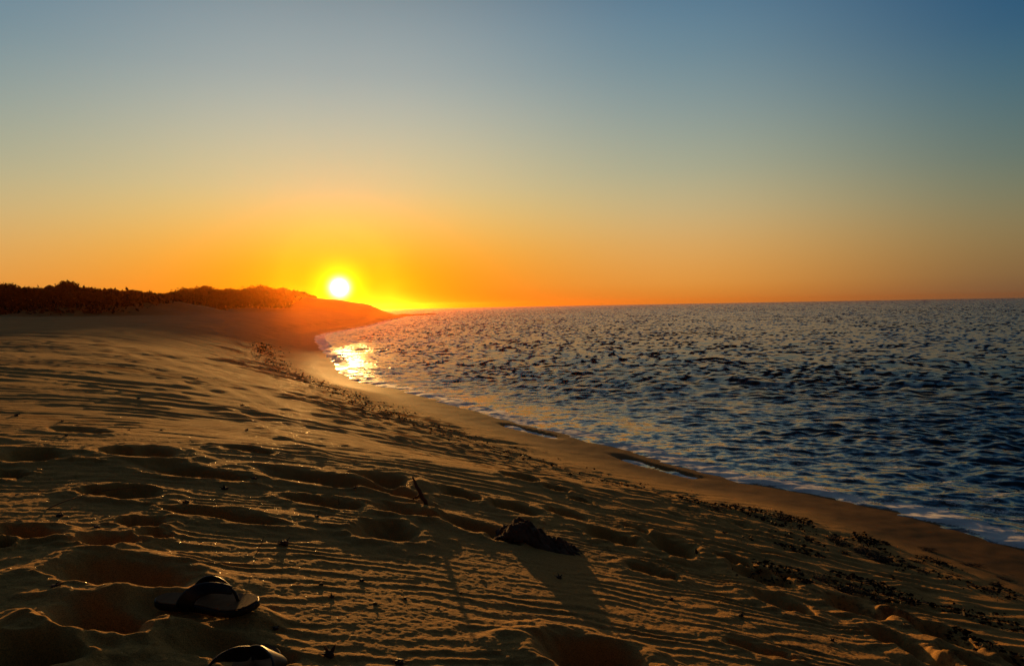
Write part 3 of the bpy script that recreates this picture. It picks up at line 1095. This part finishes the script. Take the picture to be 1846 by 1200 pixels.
def build_litter():
    """tiny scraps of weed strewn along the wrack, past counting"""
    rs = np.random.RandomState(41)
    pts = []
    for bi, pl in enumerate(WRACK):
        p = chaikin(pl, 2)
        L = np.hypot(*np.diff(p, axis=0).T)
        cum = np.r_[0, np.cumsum(L)]
        n = 5200 if bi == 0 else 1700
        u = rs.uniform(0, cum[-1], n)
        i = np.clip(np.searchsorted(cum, u) - 1, 0, len(L) - 1)
        t = ((u - cum[i]) / L[i])[:, None]
        q = p[i] * (1 - t) + p[i + 1] * t
        q = q + rs.normal(0, 1, (n, 2)) * (0.13 if bi else 0.30)
        pts.append(q[noise(q[:, 0] * 2.0, q[:, 1] * 2.0, 89) > -0.08])
    q = np.concatenate(pts)
    h, s, _, _ = sand_height(q[:, 0].reshape(1, -1), q[:, 1].reshape(1, -1))
    h = h[0]
    ok = s[0] > 1.2
    q, h = q[ok], h[ok]
    n = len(q)
    a = rs.normal(size=(n, 3)) * np.array([1, 1, 0.2])
    a /= np.linalg.norm(a, axis=1)[:, None]
    b = np.cross(a, rs.normal(size=(n, 3)))
    b /= np.linalg.norm(b, axis=1)[:, None]
    R = np.hypot(q[:, 0], q[:, 1])
    sz = (0.004 + 0.014 * rs.uniform(0, 1, n) ** 2) * (1 + R / 14)
    p = np.column_stack([q, h + 0.35 * sz])
    co, F = quads(p, a * sz[:, None], b * sz[:, None] * 0.5)
    o = link('wrack_litter', np_mesh('litter', co, F), weed_mat)
    tag(o, 'fine scraps of dark dried seaweed strewn along the wrack lines', 'litter', kind='stuff')


build_litter()

# ---------------------------------------------------------------- small bits lying on the near sand
bit_mat = mottled('debris', (0.05, 0.028, 0.018), (0.13, 0.07, 0.04), 60, 0.7, 0.3)


def bit_mesh(seed):
    rs = np.random.RandomState(seed)
    me0 = lump_mesh('debris', seed * 7, 0.42, 0.36, 0.34, 3, 0.7, 1.9)
    bm = bmesh.new()
    bm.from_mesh(me0)
    for _ in range(6):
        th = rs.uniform(0, 6.28)
        e = rs.uniform(0.15, 1.1)
        d = np.array([math.cos(th) * math.cos(e), math.sin(th) * math.cos(e), math.sin(e)])
        m1 = d * 0.3 + rs.normal(0, 0.05, 3)
        t_ = d * rs.uniform(0.55, 0.8) + rs.normal(0, 0.08, 3)
        co, F = tube_np([d * 0.1, m1, t_], [0.10, 0.07, 0.02], 5)
        vs = [bm.verts.new(c) for c in co]
        for f in F:
            try:
                bm.faces.new([vs[i] for i in dict.fromkeys(f)])
            except ValueError:
                pass
    me = bpy.data.meshes.new('debris')
    bm.to_mesh(me)
    bm.free()
    me.materials.append(bit_mat)
    return me


BITS = [bit_mesh(s) for s in (2, 5, 9, 13)]
BLAB = ['spiky reddish brown scrap of weed standing in the sand behind the flip-flop',
        'dark knobbly scrap at the bottom edge right of the nearer flip-flop',
        'dark scrap at the bottom edge, second to the right of the nearer flip-flop']
for k, (x, y, w) in enumerate(DEBRIS):
    o = bpy.data.objects.new('beach_scrap', BITS[k % 4])
    COL.objects.link(o)
    o.location = (x, y, H(x, y) + 0.04 * w)
    o.rotation_euler = (0, 0, rs.uniform(0, 6.28))
    o.scale = (0.75 * w, 0.75 * w, 0.7 * w * rs.uniform(0.8, 1.15))
    g = None
    if k < 3:
        lab = BLAB[k]
    elif k < 8 or k in (26, 28):
        lab, g = 'tiny brown scrap on the glinting sand right of the side-on flip-flop', 'scraps right of the flip-flop'
    else:
        lab, g = 'tiny dark scrap of dried weed on the rippled sand', 'scraps on the rippled sand'
    tag(o, lab, 'scrap', g)

# ---------------------------------------------------------------- driftwood lump, stick and twigs
wood_mat = mottled('driftwood', (0.07, 0.042, 0.026), (0.16, 0.10, 0.065), 14, 0.85, 0.15, 0.006, 60)


def build_lump():
    x0, y0 = LUMP
    bm = bmesh.new()
    rs = np.random.RandomState(4)
    # a half buried, furrowed lump: a high left end that steps down to the right
    nx, ny = 150, 70
    co = np.zeros((nx, ny, 3))
    for i in range(nx):
        for j in range(ny):
            u, v = i / (nx - 1) * 2 - 1, j / (ny - 1) * 2 - 1
            co[i, j] = (u * 0.235, v * 0.13, 0)
    U = co[:, :, 0] / 0.235
    V = co[:, :, 1] / 0.13
    ridge = np.interp(U, [-1, -0.82, -0.6, -0.42, -0.15, 0.02, 0.2, 0.36, 0.5, 0.72, 1.0],
                      [0.0, 0.065, 0.096, 0.100, 0.090, 0.066, 0.052, 0.056, 0.046, 0.022, 0.0])
    V2 = V - 0.25 * U
    cross = np.clip(1 - np.abs(V2) ** 2.0, 0, 1) ** 0.5 * np.clip(1 - U ** 6, 0, 1)
    n1 = noise(U * 4, V * 2, 101)
    fur = np.abs(noise(U * 9 + V * 5, V * 1.6 - U * 2, 102))
    z = ridge * cross * (1 + 0.35 * n1) - 0.034 * (0.35 - fur) * cross + 0.012 * noise(U * 16, V * 9, 103) * cross
    co[:, :, 0] += 0.015 * noise(U * 3, V * 3, 104) - 0.12 * z
    base = sand_height(x0 + co[:, :, 0], y0 + co[:, :, 1])[0]
    top = np.concatenate([co[:, :, :2], (base + z - 0.016)[:, :, None]], -1).reshape(-1, 3)
    idx = np.arange(nx * ny).reshape(nx, ny)
    F = np.stack([idx[:-1, :-1], idx[1:, :-1], idx[1:, 1:], idx[:-1, 1:]], -1).reshape(-1, 4)
    zc = base.mean()
    me = np_mesh('driftwood_lump', top - np.array([0, 0, zc]), F)
    o = link('driftwood_lump', me, wood_mat, smooth=True)
    o.location = (x0, y0, zc)
    sol = o.modifiers.new('thick', 'SOLIDIFY')
    sol.thickness = 0.03
    sol.offset = -1
    tag(o, 'dark furrowed lump of driftwood half buried in the sand at the centre', 'driftwood')


build_lump()


def wobble(a, b, n, k, seed):
    rs = np.random.RandomState(seed)
    a, b = np.array(a, float), np.array(b, float)
    return [a + (b - a) * i / n + rs.normal(0, k, 3) * (0 < i < n) for i in range(n + 1)]


def stick(name, loc, tubes, lab, cat, mat=wood_mat, parts=None):
    z = H(*loc)
    o = link(name, tubes_mesh(name, tubes), mat, smooth=True)
    o.location = (loc[0], loc[1], z)
    tag(o, lab, cat)
    return o


z_ = 0.0
p = wobble((0.02, 0.0, -0.03), (-0.062, 0.03, 0.135), 7, 0.0028, 1)
st = stick('driftwood_stick', STICK, [tube_np(p, [0.011, 0.0105, 0.010, 0.010, 0.009, 0.008, 0.0065, 0.003], 8)],
           'short forked driftwood stick leaning left out of the sand', 'stick')
br = link('side_twig', tubes_mesh('side_twig', [tube_np(wobble((-0.022, 0.012, 0.060), (-0.062, 0.0, 0.022), 4, 0.002, 2), [0.006, 0.005, 0.0045, 0.004, 0.0025], 6)]), wood_mat, st, True)
stick('upright_twig', TWIGA, [tube_np(wobble((-0.004, 0, -0.01), (0.022, 0.01, 0.055), 6, 0.002, 3), [0.0012] * 6 + [0.0006], 5),
                              tube_np(wobble((0.006, 0.003, 0.022), (0.022, 0.0, 0.034), 3, 0.001, 4), [0.0010, 0.0009, 0.0008, 0.0005], 5)],
      'thin dark twig standing in the sand left of the spiky scrap', 'twig')
stick('upright_twig', TWIGB, [tube_np(wobble((0, 0, -0.01), (0.001, 0.0, 0.042), 4, 0.0008, 5), [0.0018, 0.0018, 0.0016, 0.0015, 0.001], 5)],
      'tiny straight twig standing upright above a shallow pit', 'twig')
stick('fallen_twig', TWIGC, [tube_np([np.array(q) for q in ((-0.02, -0.06, -0.004), (0.012, 0.02, 0.012), (0.05, 0.10, 0.02))], [0.002, 0.0018, 0.0014], 5),
                             tube_np(wobble((0.05, 0.10, 0.02), (0.17, 0.24, 0.012), 6, 0.003, 6), [0.0016, 0.0016, 0.0014, 0.0014, 0.0012, 0.001, 0.0006], 5)],
      'long thin bent twig lying on the rippled sand at the left', 'twig')
stick('branched_twig', TWIGD, [tube_np(wobble((-0.03, 0, 0.0), (0.015, 0.01, 0.028), 5, 0.002, 7), [0.0018, 0.0018, 0.0016, 0.0014, 0.0012, 0.0008], 5),
                               tube_np(wobble((0.0, 0.003, 0.014), (0.035, 0.0, 0.012), 4, 0.002, 8), [0.0014, 0.0013, 0.0012, 0.001, 0.0007], 5),
                               tube_np(wobble((0.010, 0.006, 0.022), (-0.01, 0.01, 0.042), 3, 0.001, 9), [0.0012, 0.001, 0.001, 0.0006], 5)],
      'small branched twig on the finely rippled slope right of centre', 'twig')

# ---------------------------------------------------------------- flip-flops
rubber = mottled('black_rubber', (0.010, 0.010, 0.012), (0.018, 0.017, 0.018), 30, 0.45, 0.4, 0.0006, 240)
footbed_mat = mottled('worn_tan_footbed', (0.15, 0.07, 0.03), (0.24, 0.12, 0.05), 25, 0.8, 0.1, 0.0008, 160)


def sole_outline(n=72):
    """foot shaped outline, heel at x=0, toe at x=0.27"""
    L = 0.27
    xs = np.array([0, 0.02, 0.10, 0.22, 0.38, 0.52, 0.66, 0.78, 0.88, 0.96, 1.0])
    ys = np.array([0, 0.021, 0.033, 0.035, 0.033, 0.040, 0.049, 0.051, 0.045, 0.028, 0.0])
    t = (1 - np.cos(np.linspace(0, np.pi, n // 2 + 1))) / 2
    up = np.interp(t, xs, ys)
    up = np.convolve(np.r_[up[2:0:-1] * -1, up, up[-2:-4:-1] * -1], [.1, .2, .4, .2, .1], 'same')[2:-2]
    up[0] = up[-1] = 0
    shift = 0.006 * np.sin(t * 5.0)
    a = np.stack([t * L, up + shift * (up > 0)], -1)
    b = np.stack([t[::-1][1:-1] * L, -up[::-1][1:-1] * 0.96 + shift[::-1][1:-1]], -1)
    return np.concatenate([a, b])


def slab_mesh(name, outline, z0, z1, bend, inset=0.0, mat=None, bevel=0.002):
    c = outline.mean(0)
    bm = bmesh.new()
    o = outline.copy()
    if inset:
        d = o - c
        o = c + d * (1 - inset / np.linalg.norm(d, axis=1))[:, None]
    rings = []
    for z, k in ((z0, -bevel), (z0 + bevel, 0), (z1 - bevel, 0), (z1, -bevel)):
        d = o - c
        q = c + d * (1 + k / np.maximum(np.linalg.norm(d, axis=1), 1e-4))[:, None]
        rings.append([bm.verts.new((p[0], p[1], z + bend(p[0]))) for p in q])
    n = len(o)
    for r0, r1 in zip(rings[:-1], rings[1:]):
        for i in range(n):
            bm.faces.new((r0[i], r0[(i + 1) % n], r1[(i + 1) % n], r1[i])).smooth = True
    # caps by strips across the foot so that they can bend
    for r, flip in ((rings[0], True), (rings[-1], False)):
        h = n // 2
        for i in range(h):
            a_, b_ = r[i], r[i + 1]
            c_, d_ = r[(n - i - 1) % n], r[(n - i) % n]
            f = [v for v in dict.fromkeys((a_, b_, c_, d_))]
            if len(f) >= 3:
                try:
                    bm.faces.new(f)
                except ValueError:
                    pass
    bmesh.ops.recalc_face_normals(bm, faces=bm.faces)
    me = bpy.data.meshes.new(name)
    bm.to_mesh(me)
    bm.free()
    if mat:
        me.materials.append(mat)
    return me


def bez(p, n):
    p = np.array(p, float)
    out = []
    k = len(p) - 1
    for i in range(n + 1):
        t = i / n
        out.append(sum(math.comb(k, j) * t ** j * (1 - t) ** (k - j) * p[j] for j in range(k + 1)))
    return out


def strap_mesh(name, ctrl, w0, w1, th, mat, lean):
    pts = bez(ctrl, 22)
    bm = bmesh.new()
    prev = None
    n = len(pts)
    for i, p in enumerate(pts):
        t = pts[min(i + 1, n - 1)] - pts[max(i - 1, 0)]
        t /= np.linalg.norm(t)
        f = i / (n - 1)
        side = np.array(lean[0]) * (1 - f) + np.array(lean[1]) * f
        side = side - t * np.dot(side, t)
        side /= np.linalg.norm(side)
        nr = np.cross(t, side)
        w = w0 + (w1 - w0) * f ** 0.8
        ring = []
        for (a, b) in ((-1, -.5), (-.8, -1), (.8, -1), (1, -.5), (1, .5), (.8, 1), (-.8, 1), (-1, .5)):
            ring.append(bm.verts.new(p + side * a * w / 2 + nr * b * th / 2))
        if prev:
            for k in range(8):
                bm.faces.new((prev[k], prev[(k + 1) % 8], ring[(k + 1) % 8], ring[k])).smooth = True
        else:
            bm.faces.new(ring)
        prev = ring
    bm.faces.new(prev)
    bmesh.ops.recalc_face_normals(bm, faces=bm.faces)
    me = bpy.data.meshes.new(name)
    bm.to_mesh(me)
    bm.free()
    me.materials.append(mat)
    return me


def flip_flop(loc, rot, label, straps, w0=0.046):
    root = bpy.data.objects.new('flip_flop', None)
    COL.objects.link(root)
    root.location = loc
    root.rotation_euler = rot
    tag(root, label, 'flip-flop')
    bend = lambda x: 0.010 * max(0, (x - 0.19) / 0.08) ** 2 + 0.006 * max(0, (0.07 - x) / 0.07) ** 2
    ol = sole_outline()
    link('sole', slab_mesh('sole', ol, 0, 0.017, bend, 0, rubber), None, root)
    link('footbed', slab_mesh('footbed', ol, 0.0175, 0.0195, bend, 0.004, footbed_mat, 0.0006), None, root)
    for c, lean in straps:
        link('strap', strap_mesh('strap', c, w0, 0.45 * w0, 0.005, rubber, lean), None, root)
    end = straps[0][0][-1]
    t = tube_np(bez([end, (end[0] + 0.010, 0.004, end[2] - 0.004), (end[0] + 0.016, 0.004, 0.018)], 8), [0.0042] * 9, 8)
    link('toe_post', tubes_mesh('toe_post', [t]), rubber, root, True)
    return root


# the one lying side-on: the straps stand up in a hump, toe to the right
s_near = ([(0.092, -0.034, 0.012), (0.105, -0.050, 0.060), (0.150, -0.036, 0.086), (0.190, -0.010, 0.052), (0.196, 0.004, 0.046)], ((1, 0, 0), (0.1, -0.7, -1)))
s_far = ([(0.092, 0.036, 0.012), (0.105, 0.052, 0.056), (0.150, 0.038, 0.080), (0.190, 0.014, 0.050), (0.196, 0.004, 0.046)], ((1, 0, 0), (0.1, 0.7, -1)))
fx, fy = FLIP
fx, fy = fx + 0.012, fy - 0.06
a_ = math.radians(-4)
ff = flip_flop((fx - 0.135, fy + 0.01, 0), (0, 0, a_), 'black flip-flop with tan footbed lying side-on in the sand, toe to the right', [s_near, s_far])
zz = [H(fx - 0.135 + d, fy + 0.01 + e) for d in (0.02, 0.13, 0.25) for e in (-0.03, 0.03)]
ff.location.z = float(np.mean(zz)) + 0.012
ff.rotation_euler = (math.radians(3), math.radians(1.5), a_)

# its pair, nearer the camera, seen from the heel; only its straps reach into the picture
s2 = ([(0.092, -0.040, 0.012), (0.100, -0.098, 0.064), (0.130, -0.052, 0.094), (0.175, -0.018, 0.044), (0.196, 0.004, 0.040)], ((1, 0, 0), (0.1, -0.7, -1)))
s3 = ([(0.092, 0.042, 0.012), (0.100, 0.100, 0.064), (0.130, 0.054, 0.092), (0.175, 0.022, 0.044), (0.196, 0.004, 0.040)], ((1, 0, 0), (0.1, 0.7, -1)))
gx, gy = FLIPB
gy -= 0.100
gx += 0.05
fg = flip_flop((gx + 0.02, gy - 0.13, 0), (0, 0, math.radians(98)), 'black flip-flop cut off by the bottom edge, both straps standing up', [s2, s3], 0.082)
zz = [H(gx + d, gy + e) for d in (-0.04, 0.04) for e in (-0.1, 0.0, 0.1)]
fg.location.z = float(np.mean(zz)) + 0.010

# ---------------------------------------------------------------- the evening haze
hz = bpy.data.materials.new('haze')
hz.use_nodes = True
N, L = hz.node_tree.nodes, hz.node_tree.links
for n in list(N):
    if n.type == 'BSDF_PRINCIPLED':
        N.remove(n)
v = N.new('ShaderNodeVolumePrincipled')
v.inputs['Color'].default_value = (0.95, 0.27, 0.02, 1)
v.inputs['Density'].default_value = 0.00021
v.inputs['Anisotropy'].default_value = 0.935
L.new(v.outputs[0], N['Material Output'].inputs['Volume'])
me = bpy.data.meshes.new('haze')
bm = bmesh.new()
bmesh.ops.create_cube(bm, size=1.0)
bm.to_mesh(me)
bm.free()
o = link('haze', me, hz)
o.scale = (3100, 3100, 16.5)
o.location = (0, 0, -7.4 + 8.25)
tag(o, kind='stuff')
